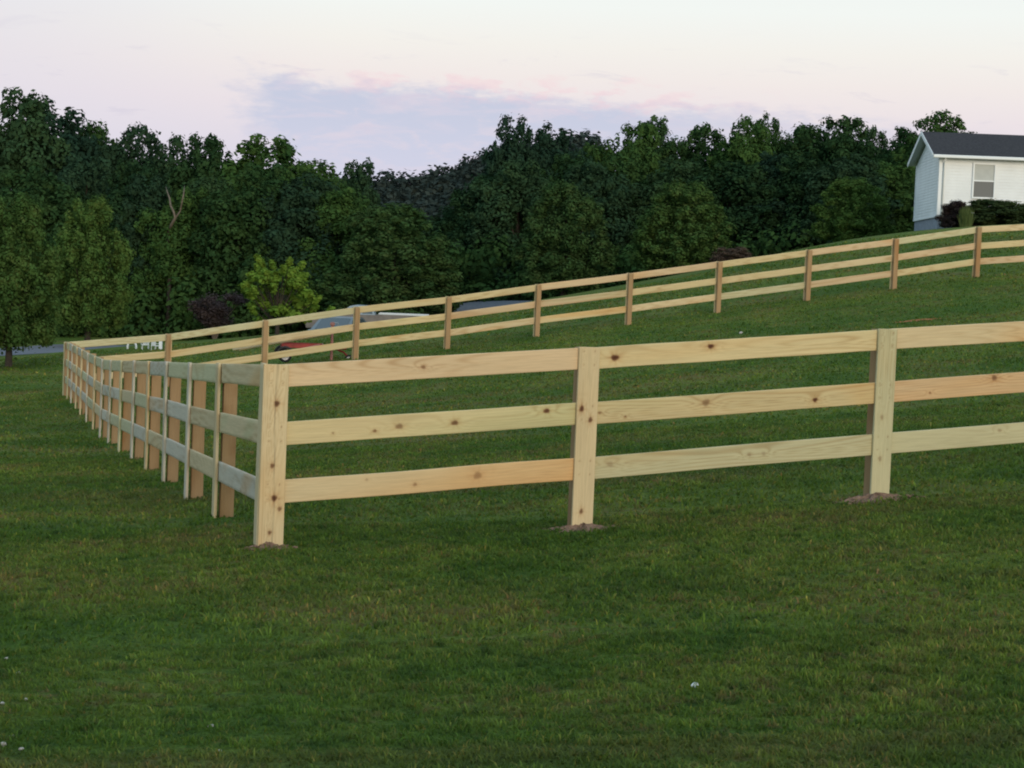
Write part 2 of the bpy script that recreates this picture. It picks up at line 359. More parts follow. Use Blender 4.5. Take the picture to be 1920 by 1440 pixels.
def board_mesh(Ln, Wd, Th, seed, tint='pale', knots=(), orange=(), du=.05, dw=.03, slant=(0, 0), crack=0, grain=1.0):
    """local: x along the board, y outward face = -Th/2, z from 0 down to -Wd; slant = dx/dz at both ends (ends stay plumb)"""
    nu = max(2, int(Ln/du)+1); nw = max(2, int(Wd/dw)+1); us = np.linspace(0, Ln, nu); ws = np.linspace(0, Wd, nw); b = .0035
    wf = np.clip(ws, b, Wd-b)
    prof = [(-Th/2, w) for w in wf] + [(-Th/2+b, Wd), (Th/2-b, Wd)] + [(Th/2, w) for w in wf[::-1]] + [(Th/2-b, 0), (-Th/2+b, 0)]
    prof = np.array(prof); m = len(prof); U, Wc = np.meshgrid(us, prof[:, 1], indexing='ij'); Yc = np.broadcast_to(prof[:, 0], U.shape)
    col = wood_col(U, Wc + np.where(Yc > 0, .37, 0), seed, tint, knots, orange, grain)
    if crack: col = col*(1-np.exp(-((Wc-crack-.006*np.sin(U*5))/.0035)**2)[..., None]*.45)
    wob = rnoise(seed+20, 4, 2.5, 0)(us, us)*.0025
    X = U + Wc*(slant[0]*(1-U/Ln)+slant[1]*U/Ln); V = np.stack([X, Yc+wob[:, None], -Wc+wob[:, None]*.6], -1).reshape(-1, 3)
    i = (np.arange(nu-1)[:, None]*m); k = np.arange(m)[None]; k2 = (k+1) % m
    F = np.stack([i+k, i+k2, i+m+k2, i+m+k], -1).reshape(-1, 4)
    me = bpy.data.meshes.new('board'); nv = len(V)
    faces = np.concatenate([F.ravel(), np.arange(m)[::-1], np.arange(m)+(nu-1)*m]).astype(np.int32)
    me.vertices.add(nv); me.vertices.foreach_set('co', V.astype(np.float32).ravel()); me.loops.add(len(faces)); me.loops.foreach_set('vertex_index', faces)
    me.polygons.add(len(F)+2); me.polygons.foreach_set('loop_start', np.r_[np.arange(len(F)+1)*4, len(F)*4+m].astype(np.int32)); me.update(calc_edges=True)
    a = me.color_attributes.new('col', 'FLOAT_COLOR', 'POINT'); c4 = np.ones((nv, 4), np.float32); c4[:, :3] = col.reshape(-1, 3); a.data.foreach_set('color', c4.ravel())
    return me
SEED = [100]
def place(name, me, parent, origin, xdir, outward, width=0):
    """board frame: x axis along xdir, -y axis facing outward"""
    x = Vector(xdir).normalized(); y = -Vector((outward[0], outward[1], 0)).normalized(); y = (y - x*y.dot(x)).normalized(); z = x.cross(y)
    if z.z < -.5: y, z = -y, -z
    o = link(name, me, m_wood, parent); M = Matrix((x, y, z)).transposed().to_4x4(); M.translation = Vector(origin) + z*(width/2)
    o.matrix_local = parent.matrix_world.inverted() @ M; return o
RAILW, RT, COVW, POST = .158, .026, .162, .112
RAILZ = [(0.0, RAILW), (.405, .162), (.805, .162)]
def fence(name, label, p0, d, outv, pts, res, tints, near=False, inside=False, first_post=True, last_open=True, kn={}, inset=0):
    p0 = p0 + dN*inset; root = empty(name, (p0[0], p0[1], pts[0][1]-H)); tag(root, label, 'fence', 'board fence runs round the paddock'); bpy.context.view_layer.update()
    d3 = Vector((d[0], d[1], 0)); ov = Vector((outv[0], outv[1], 0)); p3 = Vector((p0[0], p0[1], 0)); rr = random.Random(5)
    for i, (tt, z) in enumerate(pts):
        SEED[0] += 1; base = p3 + d3*tt
        if i > 0 or first_post:               # square post, centred behind its cover board
            pm = board_mesh(H+.32, POST, POST, SEED[0], 'brown' if not near else ('cream' if i == 0 else 'brown'), du=.04 if not near else .02, dw=.03)
            ctr = base - ov*(POST/2 + .001)
            if i == 0: ctr = ctr + d3*(POST/2+(.06 if near else .01))
            o = place('post', pm, root, ctr + Vector((0, 0, z-.006)), (0, 0, -1), outv, POST)
        cw = COVW + (.016 if near and i == 0 else 0)
        kk = kn.get(('c', i), {}); hh = NH[i] if near else H
        cm = board_mesh(hh-.012 if near else hh+.02, cw, RT, SEED[0]+500, kk.get('t', rr.choice(tints)), knots=list(kk.get('k', ()))+([(a_+b_, c_, .004, .4) for a_ in (.03, .43, .83) for b_ in (0, .10) for c_ in (.04, .125)] if near else []), orange=kk.get('o', ()), crack=kk.get('crack', 0), du=.008 if near else res, dw=.008 if near else .03, grain=.6)
        e = base + ov*(RT*1.5+.001)
        if i == 0: e = e + d3*(cw/2 - (0 if near else RT*.96))
        place('cover_board', cm, root, e + Vector((0, 0, z)), (0, 0, -1), outv, cw)
        if i < len(pts)-1:
            t1, z1 = pts[i+1]; a = base + ov*(RT/2); b = p3 + d3*t1 + ov*(RT/2)
            sa = .003 + (0 if i else (.062 if near else RT)); A_ = a + d3*sa; B_ = b - d3*.003
            for j, (dz, wd) in enumerate(RAILZ):
                jt = [rr.uniform(-.004, .004) for _ in range(2)]
                o0 = A_ + Vector((0, 0, z-dz-.002+jt[0])); o1 = B_ + Vector((0, 0, z1-dz-.002+jt[1])); v = o1-o0
                kk = kn.get((i, j), {}); SEED[0] += 1; sl = v.z/math.hypot(v.x, v.y)
                rm = board_mesh(v.length, wd, RT-.002, SEED[0], kk.get('t', rr.choice(tints)), knots=kk.get('k', ()), orange=kk.get('o', ()), du=.008 if near else res, dw=.008 if near else .025, slant=(-sl*0, 0), grain=kk.get('g', 1.0))
                place('rail', rm, root, o0, v, outv)
    return root
oN = (math.sin(PH), -math.cos(PH)); oL = (-math.cos(TH), -math.sin(TH)); oF = (-math.sin(PS), math.cos(PS))
KN = {('c', 0): dict(t='pale', k=[(.27, .078, .016, .9), (.70, .095, .013, .8), (.925, .075, .017, .95), (1.0, .035, .012, .7), (1.165, .1, .011, .8)], o=[(.55, 1.15, .5)], crack=.082),
      ('c', 1): dict(t='pale', k=[(.45, .125, .016, .95), (.53, .055, .014, .85), (1.20, .095, .013, .8)], o=[(.25, .8, .5)]),
      ('c', 2): dict(t='green', k=[(.68, .1, .012, .4), (1.0, .1, .013, .4)], o=[(0, .4, .2)]),
      (0, 0): dict(t='pink', k=[(1.08, .075, .012, .6)], g=1.6), (0, 1): dict(t='cream', k=[(.44, .10, .006, .6), (.74, .105, .010, .7), (.92, .085, .018, .6), (1.33, .085, .017, .8), (2.03, .045, .016, .95)], g=.6),
      (0, 2): dict(t='pale', k=[(1.52, .075, .022, .45), (1.05, .1, .011, .5), (.7, .04, .008, .3)], o=[(1.25, 2.5, .42)]),
      (1, 0): dict(t='cream', k=[(.20, .085, .021, 1), (.97, .045, .017, 1)], g=1.5), (1, 1): dict(t='cream', k=[(.10, .08, .010, .5), (.95, .06, .022, .55), (1.86, .10, .015, 1), (.3, .12, .006, .8)], o=[(1.75, 2.5, .5)], g=.7),
      (1, 2): dict(t='green', k=[(.2, .06, .018, .25), (1.33, .08, .012, .3), (1.45, .08, .012, .3)]),
      (2, 0): dict(t='pale', g=2.0), (2, 1): dict(t='pink', k=[(.98, .03, .018, .7), (.4, .11, .007, .7)], o=[(-.3, 1.6, .5)]), (2, 2): dict(t='green', k=[(1.05, .05, .012, .3)])}
fence('board_fence', 'nearest run of the three rail pine fence, with broad facing boards and big knots', C0, dN, oN, Np, .008, ['pale', 'cream', 'pink'], near=True, kn=KN)
fence('board_fence', 'side run of the three rail fence going away on the left, grey rails seen edge-on', C0, dL, oL, Lp, .04, ['grey', 'green', 'pale'], first_post=False, inset=.055)
fence('board_fence', 'far run of the three rail fence climbing the slope toward the white house', CF, dF, oF, Fp, .04, ['pale', 'cream', 'pink', 'cream', 'green'], first_post=True)

# ------------------------------------------------------------ soil at the near posts, stones
m_soil = mat('bare_soil', (.23, .145, .10), .95, spec=.1, nscale=40, namt=.45, bump=.8)
m_clay = mat('orange_clay', (.30, .14, .065), .95, spec=.1, nscale=30, namt=.3, bump=.8)
m_stone = mat('pale_stone', (.42, .38, .33), .8, nscale=60, namt=.25, bump=.4)
def soil(name, cx, cy, rx, ry, seed, h, m, label, cat='soil', nb=60, kind='stuff', rot=0):
    r = np.random.RandomState(seed); K = 40; M_ = 7; V = []; F = []
    ak = np.arange(K)*6.283/K; rad = 1+.22*np.sin(ak*2+seed)+.16*np.sin(ak*5+seed*2)+.10*np.sin(ak*9+seed)+r.uniform(-.06, .06, K); z0_ = None
    for j in range(M_):
        for k in range(K):
            a = k*6.283/K; q = (j+.3)/(M_-.7); x = cx+math.cos(a+rot)*rx*q*rad[k]; y = cy+math.sin(a+rot)*ry*q*rad[k]
            V.append((x, y, T(x, y)+h*(1-q**1.5)*(.35+1.2*r.rand())-.018*q+.006))
    for j in range(M_-1):
        for k in range(K): F.append((j*K+k, j*K+(k+1) % K, (j+1)*K+(k+1) % K, (j+1)*K+k))
    F.append(tuple(reversed(range(K))))
    mb = MB().add(V, F)
    for _ in range(nb):
        a = r.rand()*6.283; q = r.rand()**.5*1.15; x = cx+math.cos(a)*rx*q; y = cy+math.sin(a)*ry*q; s = r.uniform(.006, .020)
        mb.box((x, y, T(x, y)+h*.6*(1-min(q, 1)**2)+s*.3), (s*1.5, s, s*.8), r.rand()*3, bev=s*.2)
    return mb.build(name, m, None, smooth=False, label=label, cat=cat, kind=kind)
for i, (dx, dy, rx, ry, h, lab) in enumerate([(.07, -.06, .17, .12, .03, 'small patch of bare soil at the foot of the knotty corner post'),
                                      (.0, -.05, .33, .20, .035, 'bare soil ring round the foot of the middle near post'),
                                      (-.06, -.07, .36, .22, .035, 'bare gravelly soil round the foot of the right near post')]):
    q = C0 + dN*(Np[i][0]+dx); q = q + np.array(oN)*(-dy); soil('soil_patch', q[0], q[1], rx, ry, 10+i, h, m_soil, lab, rot=.3)
q = ground_hit(1720, 604)
soil('clay_heap', q[0], q[1], .55, .16, 33, .02, m_clay, 'low streak of orange clay on the grass just above the top near rail', nb=40)
def stone(px, py, s, seed, m, label, group=None):
    import bmesh
    q = ground_hit(px, py); bm = bmesh.new(); bmesh.ops.create_icosphere(bm, subdivisions=2, radius=1); r = random.Random(seed)
    for v in bm.verts:
        k = 1+.18*math.sin(v.co.x*4+seed)+r.uniform(-.07, .07); v.co = Vector((v.co.x*s*1.35*k, v.co.y*s*k, v.co.z*s*.7*k+s*.2+.004))
    me = bpy.data.meshes.new('stone'); bm.to_mesh(me); bm.free(); me.polygons.foreach_set('use_smooth', np.ones(len(me.polygons), bool))
    return link('stone', me, m, None, loc=(q[0], q[1], T(q[0], q[1])), rz=r.rand() if False else r.random()*3, label=label, cat='stone', group=group)
stone(1303, 1290, .017, 1, mat('white_stone', (.8, .78, .74), .7, nscale=80, namt=.1), 'small white stone lying alone in the lower right grass')
G = 'pale stones in the grass by the left edge'
for i, (x, y, s) in enumerate([(35, 1270, .010), (5, 1322, .009), (48, 1320, .009), (22, 1385, .009), (4, 1404, .014), (40, 1412, .009), (395, 1367, .010), (412, 1416, .008), (12, 1240, .008)]):
    stone(x, y, s, 5+i, m_stone, ['pale pebble near the left edge, level with the small white stone', 'middle left pebble in the cluster by the left edge', 'pebble farthest from the edge in the left edge cluster', 'pebble in the grass low down, a little in from the left edge', 'biggest pale pebble, touching the left edge near the bottom', 'lowest pebble of the left edge cluster', 'upper of two pale pebbles below the corner post, near the bottom', 'lower of two pale pebbles below the corner post, near the bottom', 'topmost pebble of the left edge cluster'][i], G)
q = ground_hit(1389, 629)
stone(1389, 629, .045, 40, m_stone, 'whitish stone on the lawn just above the top rail of the middle near bay')

# ------------------------------------------------------------ road and drive
m_road = mat('asphalt', (.16, .16, .175), .9, spec=.2, nscale=6, namt=.18, bump=.2)
def strip(name, pts, half, m, lift=.07, **k):
    p = []
    for a, b in zip(pts[:-1], pts[1:]):
        for s in np.linspace(0, 1, 12, endpoint=False): p.append(np.array(a)*(1-s)+np.array(b)*s)
    p.append(np.array(pts[-1])); p = np.array(p)
    for _ in range(12): p[1:-1] = (p[:-2]+p[1:-1]*2+p[2:])/4
    d = np.gradient(p, axis=0); d /= np.linalg.norm(d, axis=1)[:, None]; nrm = np.c_[-d[:, 1], d[:, 0]]
    hw = np.array([half]*len(p)) if not hasattr(half, '__len__') else np.interp(np.linspace(0, 1, len(p)), np.linspace(0, 1, len(half)), half)
    rows = []
    for s in np.linspace(-1, 1, 9):
        q = p + nrm*(hw*s)[:, None]; rows.append(np.c_[q, terr(q[:, 0], q[:, 1])+lift-.06*(abs(s) > .99)])
    V = np.stack(rows, 1).reshape(-1, 3); i = np.arange(len(p)-1)[:, None]*9; kk = np.arange(8)[None]
    F = np.stack([i+kk, i+9+kk, i+10+kk, i+kk+1], -1).reshape(-1, 4)
    return link(name, npmesh(name, V, F, 4, smooth=True), m, **k)
def pl(x, Z): q = P(x, 600, Z); return (q[0], q[1])
strip('road', [pl(-900, 62), pl(-300, 66), pl(60, 69.5), pl(160, 74), pl(300, 82), pl(470, 88), pl(640, 88), pl(800, 90), pl(900, 98), pl(1040, 112), pl(1200, 150)], [2.9, 2.9, 2.9, 2.6, 2.6, 6, 6.5, 6, 5, 2.6, 2.3], m_road, kind='structure')

# ------------------------------------------------------------ foliage
def leaf_mat(name, a, b, hi):
    m = bpy.data.materials.new(name); m.use_nodes = True; t = m.node_tree
    at = t.nodes.new('ShaderNodeAttribute'); at.attribute_name = 'col'; oi = t.nodes.new('ShaderNodeObjectInfo'); tcn = t.nodes.new('ShaderNodeTexCoord')
    nz = noise(t, tcn.outputs['Object'], .55, 4, .6); nf = noise(t, tcn.outputs['Object'], 2.2, 3, .6)
    c = mix(t, nz.step(.35, .65), a, b); c = mix(t, nf.step(.5, .72)*.6, c, hi)
    rr = E(t, oi.outputs['Random']); tint = mix(t, rr, (.70, .74, .86), (1.40, 1.34, 1.0)); c = mix(t, 1.0, c, tint, 'MULTIPLY'); c = mix(t, 1.0, c, at.outputs[0], 'MULTIPLY')
    t.nodes.remove(t.nodes['Principled BSDF']); o = t.nodes['Material Output']
    d = t.nodes.new('ShaderNodeBsdfDiffuse'); tr = t.nodes.new('ShaderNodeBsdfTranslucent'); ms = t.nodes.new('ShaderNodeMixShader'); ms.inputs[0].default_value = .22
    t.links.new(c, d.inputs[0]); t.links.new(c, tr.inputs[0]); t.links.new(d.outputs[0], ms.inputs[1]); t.links.new(tr.outputs[0], ms.inputs[2]); t.links.new(ms.outputs[0], o.inputs[0]); return m
m_leaf = leaf_mat('woodland_leaves', (.027, .060, .023), (.043, .084, .028), (.060, .102, .034))
m_leafb = leaf_mat('bluish_leaves', (.026, .053, .029), (.036, .070, .035), (.050, .086, .041))
m_pear = leaf_mat('pear_tree_leaves', (.044, .088, .028), (.062, .108, .034), (.095, .114, .042))
m_yel = leaf_mat('yellow_green_leaves', (.11, .195, .03), (.16, .24, .04), (.21, .28, .05))
m_red = leaf_mat('purple_leaves', (.075, .052, .048), (.10, .072, .062), (.12, .09, .075))
m_hedge = leaf_mat('hedge_leaves', (.036, .058, .024), (.052, .074, .028), (.07, .082, .036))
m_purp = leaf_mat('dark_purple_leaves', (.032, .022, .026), (.042, .030, .030), (.040, .052, .026))
m_tallg = leaf_mat('reedy_leaves', (.085, .12, .04), (.11, .14, .05), (.14, .15, .06))
m_bark = mat('bark', (.055, .045, .036), .95, spec=.1, nscale=8, namt=.35, bump=.6)
m_pale = mat('pale_bark', (.145, .115, .085), .9, spec=.1, nscale=6, namt=.3, bump=.4)
def leaves(r, centers, radii, per, size, flat=.8, shell=.55, droop=.0, top_tint=None):
    V = []; C = []
    for (c, rad) in zip(centers, radii):   # leaf faces scattered through every clump
        rad = np.array(rad); k = int(per*(rad.mean()**2))
        d = r.randn(k, 3); d /= np.linalg.norm(d, axis=1)[:, None]
        q = (shell+(1-shell)*r.rand(k)**.6)*(1+.16*r.randn(k)); p = c + d*rad*q[:, None]
        nrm = d*1.2 + r.randn(k, 3)*.33 + np.array([0, 0, .35]); nrm /= np.linalg.norm(nrm, axis=1)[:, None]
        a = np.cross(nrm, r.randn(k, 3)); a /= np.linalg.norm(a, axis=1)[:, None]; b = np.cross(nrm, a)
        s = size*(.55+.9*r.rand(k))[:, None]; a = a*s; b = b*s*.62
        quad = np.stack([p-a, p-b*.9+a*.1, p+a, p+b], 1); V.append(quad.reshape(-1, 3))
        g = (.88+.24*r.rand(k))*(.86+.28*r.rand()); C.append(np.repeat(g[:, None]*np.ones(3), 4, 0))
    return np.concatenate(V), np.concatenate(C)
def tree_parts(kind, seed):
    """returns crown mesh, trunk mesh at unit scale: height ~10 m, spread ~6 m"""
    r = np.random.RandomState(seed); cs, rs = [], []; mb = MB()
    if kind == 'wood':
        maj = [(np.array([r.uniform(-.5, .5), r.uniform(-.5, .5), 8.25]), 1.45)]
        for zz, off, nn, rr_ in ((6.9, 1.35, 4, 1.45), (5.3, 1.9, 5, 1.6), (3.5, 2.05, 6, 1.6), (1.7, 2.1, 6, 1.5)):
            a0 = r.rand()*6.283
            for i in range(nn):
                a = a0+i*6.283/nn+r.uniform(-.35, .35); q = off*r.uniform(.8, 1.15); maj.append((np.array([math.cos(a)*q, math.sin(a)*q, zz+r.uniform(-.7, .7)]), rr_*r.uniform(.75, 1.15)))
        for c, rad in maj:
            cs.append(c); rs.append((rad*.8,)*3)
            for i in range(13):
                d = r.randn(3); d[2] += .25; d /= np.linalg.norm(d); k = r.uniform(.32, .62); cs.append(c+d*rad*r.uniform(.75, 1.05)); rs.append((k, k, k*r.uniform(.75, 1.15)))
        for i in range(7):
            a = r.rand()*6.283; q = r.uniform(.3, 1.9); z_ = 9.5-q*.75; cs.append(np.array([math.cos(a)*q, math.sin(a)*q, z_])); rs.append((.24, .24, .42))
        V, C = leaves(r, cs, rs, 420, .125, shell=.55)
        mb.tube([(0, 0, -.6), (.05, 0, 2), (-.1, .1, 5), (0, 0, 8.2)], [.26, .2, .13, .04], 7)
        for c, rad in maj[1::2]:
            z = max(.8, c[2]-1.8); mb.tube([(0, 0, z*.75), (c[0]*.45, c[1]*.45, z), tuple(c)], [.09, .06, .02], 5)
    elif kind == 'pear':
        prof_h = [0, .12, .3, .5, .7, .85, .95, 1]; prof_r = [2.2, 2.8, 2.85, 2.6, 2.2, 1.75, 1.2, .7]
        for i in range(170):
            h = r.rand()**1.15; env = float(np.interp(h, prof_h, prof_r))*(1+.10*math.sin(i*2.1)); a = r.rand()*6.283; q = env*r.uniform(.72, 1.0); rad = r.uniform(.34, .62)*(1-.25*h)
            cs.append(np.array([math.cos(a)*q, math.sin(a)*q, 1.7+h*7.6])); rs.append((rad, rad, rad*1.3))
        for z_ in (2, 3.5, 5, 6.5, 8): cs.append(np.array([0, 0, z_])); rs.append((float(np.interp((z_-1.2)/8.1, prof_h, prof_r))*.7,)*2+(1.2,))
        V, C = leaves(r, cs, rs, 560, .11, shell=.4)
        mb.tube([(0, 0, -.5), (0, 0, 1.5), (.05, 0, 5), (0, 0, 8)], [.24, .19, .10, .03], 8)
        for i in range(0, 120, 8): c = cs[i]; mb.tube([(0, 0, 1+c[2]*.2), (c[0]*.4, c[1]*.4, c[2]*.65), tuple(c*np.array([.85, .85, 1]))], [.06, .04, .01], 5)
    elif kind == 'open':
        for i in range(36):
            h = r.rand(); env = 3.4*math.sin(math.pi*(.30+.55*h))**.8; a = r.rand()*6.283; q = env*r.rand()**.5; rad = r.uniform(.5, .95)
            cs.append(np.array([math.cos(a)*q, math.sin(a)*q, 1.6+h*6.6])); rs.append((rad, rad, rad*.8))
        for i in range(34):
            a = r.rand()*6.283; h = r.uniform(0, 1); q = (4.6-2.6*h)*r.uniform(.75, 1.1); c = np.array([math.cos(a)*q, math.sin(a)*q, 3+h*6.6])
            for s in (0, .35, .7): cs.append(c*np.array([1-s*.16, 1-s*.16, 1])-np.array([0, 0, s*.9])); rs.append((.3, .3, .34))
            mb.tube([(c[0]*.2, c[1]*.2, c[2]*.35), (c[0]*.6, c[1]*.6, c[2]*.65), tuple(c)], [.07, .045, .015], 5)
        V, C = leaves(r, cs, rs, 420, .20, shell=.25)
        mb.tube([(0, 0, -.5), (0, 0, 1.6), (.1, 0, 4), (0, 0, 6)], [.22, .18, .12, .04], 7)
    elif kind == 'bush':
        for i in range(110):
            a = r.rand()*6.283; h = r.rand()**1.2; q = 4.6*math.sqrt(max(0, 1-(h*.93)**2))*r.uniform(.25, 1); rad = r.uniform(.7, 1.3)
            cs.append(np.array([math.cos(a)*q, math.sin(a)*q, .6+h*8.2])); rs.append((rad, rad, rad))
        V, C = leaves(r, cs, rs, 230, .19, shell=.35)
        for i in range(0, 110, 9): c = cs[i]; mb.tube([(c[0]*.12, c[1]*.12, -.3), (c[0]*.5, c[1]*.5, c[2]*.5), tuple(c)], [.14, .1, .03], 5)
    elif kind == 'vase':                          # smoky purple shrub on pale stems
        for i in range(40):
            a = r.rand()*6.283; h = r.uniform(.25, 1); q = 4.6*h**.7*r.uniform(.2, 1); c = np.array([math.cos(a)*q, math.sin(a)*q, 1.5+h*7.5])
            cs.append(c); rs.append((1.2, 1.2, 1.3)); mb.tube([(c[0]*.04, c[1]*.04, -.3), (c[0]*.35, c[1]*.35, c[2]*.5), tuple(c)], [.09, .06, .03], 5)
        V, C = leaves(r, cs, rs, 130, .22, shell=.1)
    elif kind == 'reed':
        for i in range(420):
            a = r.rand()*6.283; q = 1.0*r.rand()**.5; h = r.uniform(5.0, 10.5)*(1-.25*q); o = r.randn(2)*.28; x, y = math.cos(a)*q, math.sin(a)*q; w = .045
            V_ = [(x-w, y, 0), (x+w, y, 0), (x+o[0]+w*.3, y+o[1], h), (x+o[0]-w*.3, y+o[1], h)]; cs.append(V_)
        V = np.array(cs).reshape(-1, 3); C = np.repeat((.7+.6*r.rand(420))[:, None]*np.ones(3), 4, 0); mb.tube([(0, 0, -.3), (0, 0, 4)], [.2, .05], 6)
    k = len(V)//4
    cm = npmesh('crown', V, np.arange(k*4), 4, C)
    tm = bpy.data.meshes.new('trunk'); tm.from_pydata(mb.v, [], mb.f); tm.polygons.foreach_set('use_smooth', np.ones(len(tm.polygons), bool)); tm.update()
    return cm, tm
PROTO = {}
for kind, seeds in (('wood', (1, 2, 3, 4, 5, 6)), ('pear', (11, 12, 13)), ('open', (21,)), ('bush', (31, 32, 33)), ('vase', (41,)), ('reed', (51,))):
    PROTO[kind] = [tree_parts(kind, s) for s in seeds]
MC = {}
def tree(name, kind, idx, x, ytop, wpx, Z, lm, label, cat='tree', group=None, bark=None, base=None, rz=None, hpx=None):
    """top seen at (x, ytop), spread wpx, standing at depth Z"""
    cm, tm = PROTO[kind][idx % len(PROTO[kind])]; bark = bark or m_bark
    top = P(x, ytop, Z); zb = T(top[0], top[1]) if base is None else base
    hgt = top[2]-zb; sz = hgt/{'wood': 9.9, 'pear': 9.7, 'open': 9.8, 'bush': 9.6, 'vase': 9.6, 'reed': 10}[kind]
    sw = (wpx/FPX*Z)/{'wood': 6.6, 'pear': 6.0, 'open': 9.0, 'bush': 10.5, 'vase': 9.5, 'reed': 3}[kind]
    r = random.Random(int(x*7+ytop))
    key = (kind, idx % len(PROTO[kind]), lm.name, bark.name)
    if key not in MC:
        a = cm.copy(); a.materials.clear(); a.materials.append(lm); b = tm.copy(); b.materials.clear(); b.materials.append(bark); MC[key] = (a, b)
    a, b = MC[key]; root = empty(name, (top[0], top[1], zb), r.random()*6.28 if rz is None else rz, label=label, cat=cat, group=group)
    for nm, me in ((('leaves' if kind in ('bush', 'vase', 'reed') else 'crown'), a), (('stems' if kind in ('bush', 'vase', 'reed') else 'trunk'), b)):
        o = link(nm, me, None, root); o.scale = (sw, sw, sz)
    return root
GW = 'broadleaf trees of the wood behind the paddock'
WOOD = [ # x, ytop, width, Z, variant, bluish, label
 (30, 160, 170, 112, 0, 1, 'tallest dark tree of the wood, at the left edge of the photo'),
 (115, 178, 170, 114, 1, 1, 'tall dark tree second from the left edge with a domed top on the skyline'),
 (182, 205, 120, 118, 2, 0, 'dark woodland tree stepping down on the skyline above the second conical pear tree'),
 (250, 222, 120, 116, 3, 1, 'woodland tree with small pointed top right of the two highest left trees'),
 (325, 246, 120, 114, 4, 1, 'dark tree on the skyline right above the bare pale forked limb'),
 (400, 238, 130, 112, 5, 0, 'woodland tree with wispy sprigs on top, left of the broad green dome'),
 (505, 248, 190, 110, 0, 0, 'broad domed green tree on the skyline above the yellow-green sapling'),
 (605, 282, 130, 116, 2, 0, 'green tree on the skyline just right of the broad dome'),
 (668, 290, 90, 122, 3, 1, 'sparse dark tree on the skyline left of the gap to the far hill'),
 (975, 207, 100, 112, 4, 1, 'tree with a narrow spike on its crown, right of the skyline gap'),
 (1045, 222, 120, 114, 1, 1, 'round dark crown beside the spiked tree on the skyline'),
 (1110, 248, 90, 118, 2, 0, 'lower pointed tree in the notch between two round skyline crowns'),
 (1190, 216, 110, 116, 5, 0, 'airy topped tree on the skyline above the middle of the far fence'),
 (1235, 212, 100, 120, 0, 1, 'round airy crown on the skyline just right of the airy topped tree'),
 (1310, 222, 110, 118, 3, 0, 'spindly topped tree on the skyline above the right conical pear tree'),
 (1400, 212, 110, 114, 4, 0, 'flat topped dark tree on the skyline, left of the twin sprigs'),
 (1447, 203, 80, 116, 1, 0, 'tree with a single raised sprig on the skyline right of the flat topped one'),
 (1505, 215, 100, 118, 2, 0, 'tree with twin sprigs on the skyline between the raised sprig and the widest crown'),
 (1570, 205, 130, 114, 5, 0, 'widest of the high crowns left of the white house'),
 (1628, 228, 80, 118, 3, 1, 'thin pale tree top on the skyline between widest crown and the house'),
 (1690, 232, 90, 108, 0, 0, 'dark tree standing next to the gable of the white house'),
 (1775, 198, 120, 104, 4, 0, 'tree rising behind the dark roof of the white house'),
]
for i, (x, y, w, Z, v, bl, lab) in enumerate(WOOD):
    tree('woodland_tree', 'wood', v, x, y+6, w*1.55, Z, m_leafb if bl else m_leaf, lab, group=GW)
FRONT = [
    (70, 300, 190, 100, 1, 'below the tallest skyline tree at the left edge'),
    (165, 285, 170, 104, 3, 'behind and between the two left conical trees'),
    (245, 300, 170, 103, 0, 'straight above the second conical tree from the left'),
    (290, 325, 150, 102, 4, 'just left of the bare pale forked limb'),
    (345, 345, 150, 101, 5, 'right behind the bare pale forked limb'),
    (410, 320, 160, 102, 2, 'above the dusky purple bush'),
    (480, 300, 190, 99, 4, 'with broad crown up left of the yellow-green sapling'),
    (565, 320, 200, 99, 1, 'straight above the yellow-green sapling'),
    (650, 352, 170, 98, 0, 'left above the widest conical tree'),
    (712, 380, 130, 100, 3, 'lowest on the left flank of the skyline gap'),
    (905, 318, 150, 104, 2, 'on the right flank of the skyline gap'),
    (975, 295, 170, 102, 5, 'below the spiked skyline tree'),
    (1060, 290, 180, 104, 0, 'straight above the middle conical tree'),
    (1120, 300, 160, 102, 3, 'right above the middle conical tree'),
    (1185, 285, 160, 105, 4, 'halfway between the middle and right conical trees'),
    (1280, 290, 180, 103, 1, 'straight above the right conical tree'),
    (1370, 290, 180, 101, 2, 'just right of the right conical tree'),
    (1440, 285, 170, 102, 0, 'above the low reddish shrub'),
    (1510, 290, 160, 100, 5, 'left above the small conical tree on the rise'),
    (1590, 285, 170, 98, 1, 'behind the small conical tree on the rise'),
    (1680, 300, 150, 100, 3, 'beside the left wall of the white house'),
    (850, 378, 130, 108, 1, 'right of the widest conical tree, in the gap'),
    (775, 400, 120, 108, 4, 'behind the top of the widest conical tree'),
]
for i, (x, y, w, Z, v, lab) in enumerate(FRONT):
    tree('woodland_tree', 'wood', v, x, y, w*1.2, Z, (m_leaf, m_leafb)[i % 2], 'dark tree of the wood '+lab, group=GW)
r = np.random.RandomState(61); cs = []; rs = []
for x in range(-160, 2100, 20):
    for k in range(3):
        Z = r.uniform(97, 108); p = P(x+r.uniform(-12, 12), 600, Z); zb = T(p[0], p[1]); hh = r.uniform(.8, 2.6); rad = r.uniform(.7, 1.3)
        cs.append(np.array([p[0], p[1], zb+hh])); rs.append((rad, rad, rad)); cs.append(np.array([p[0]+r.uniform(-.5, .5), p[1], zb+.4])); rs.append((rad, rad, .9))
V, C = leaves(r, cs, rs, 190, .15, shell=.5)
link('undergrowth', npmesh('undergrowth', V, np.arange(len(V)), 4, C), m_leaf, label='dark tangled undergrowth along the foot of the wood', cat='undergrowth', kind='stuff')
tree('pear_tree', 'pear', 0, 25, 362, 195, 60, m_pear, 'conical tree at the left edge standing before the road, the nearest of all the trees')
tree('pear_tree', 'pear', 1, 172, 367, 165, 74, m_pear, 'conical tree with rounded top beyond the far left fence corner')
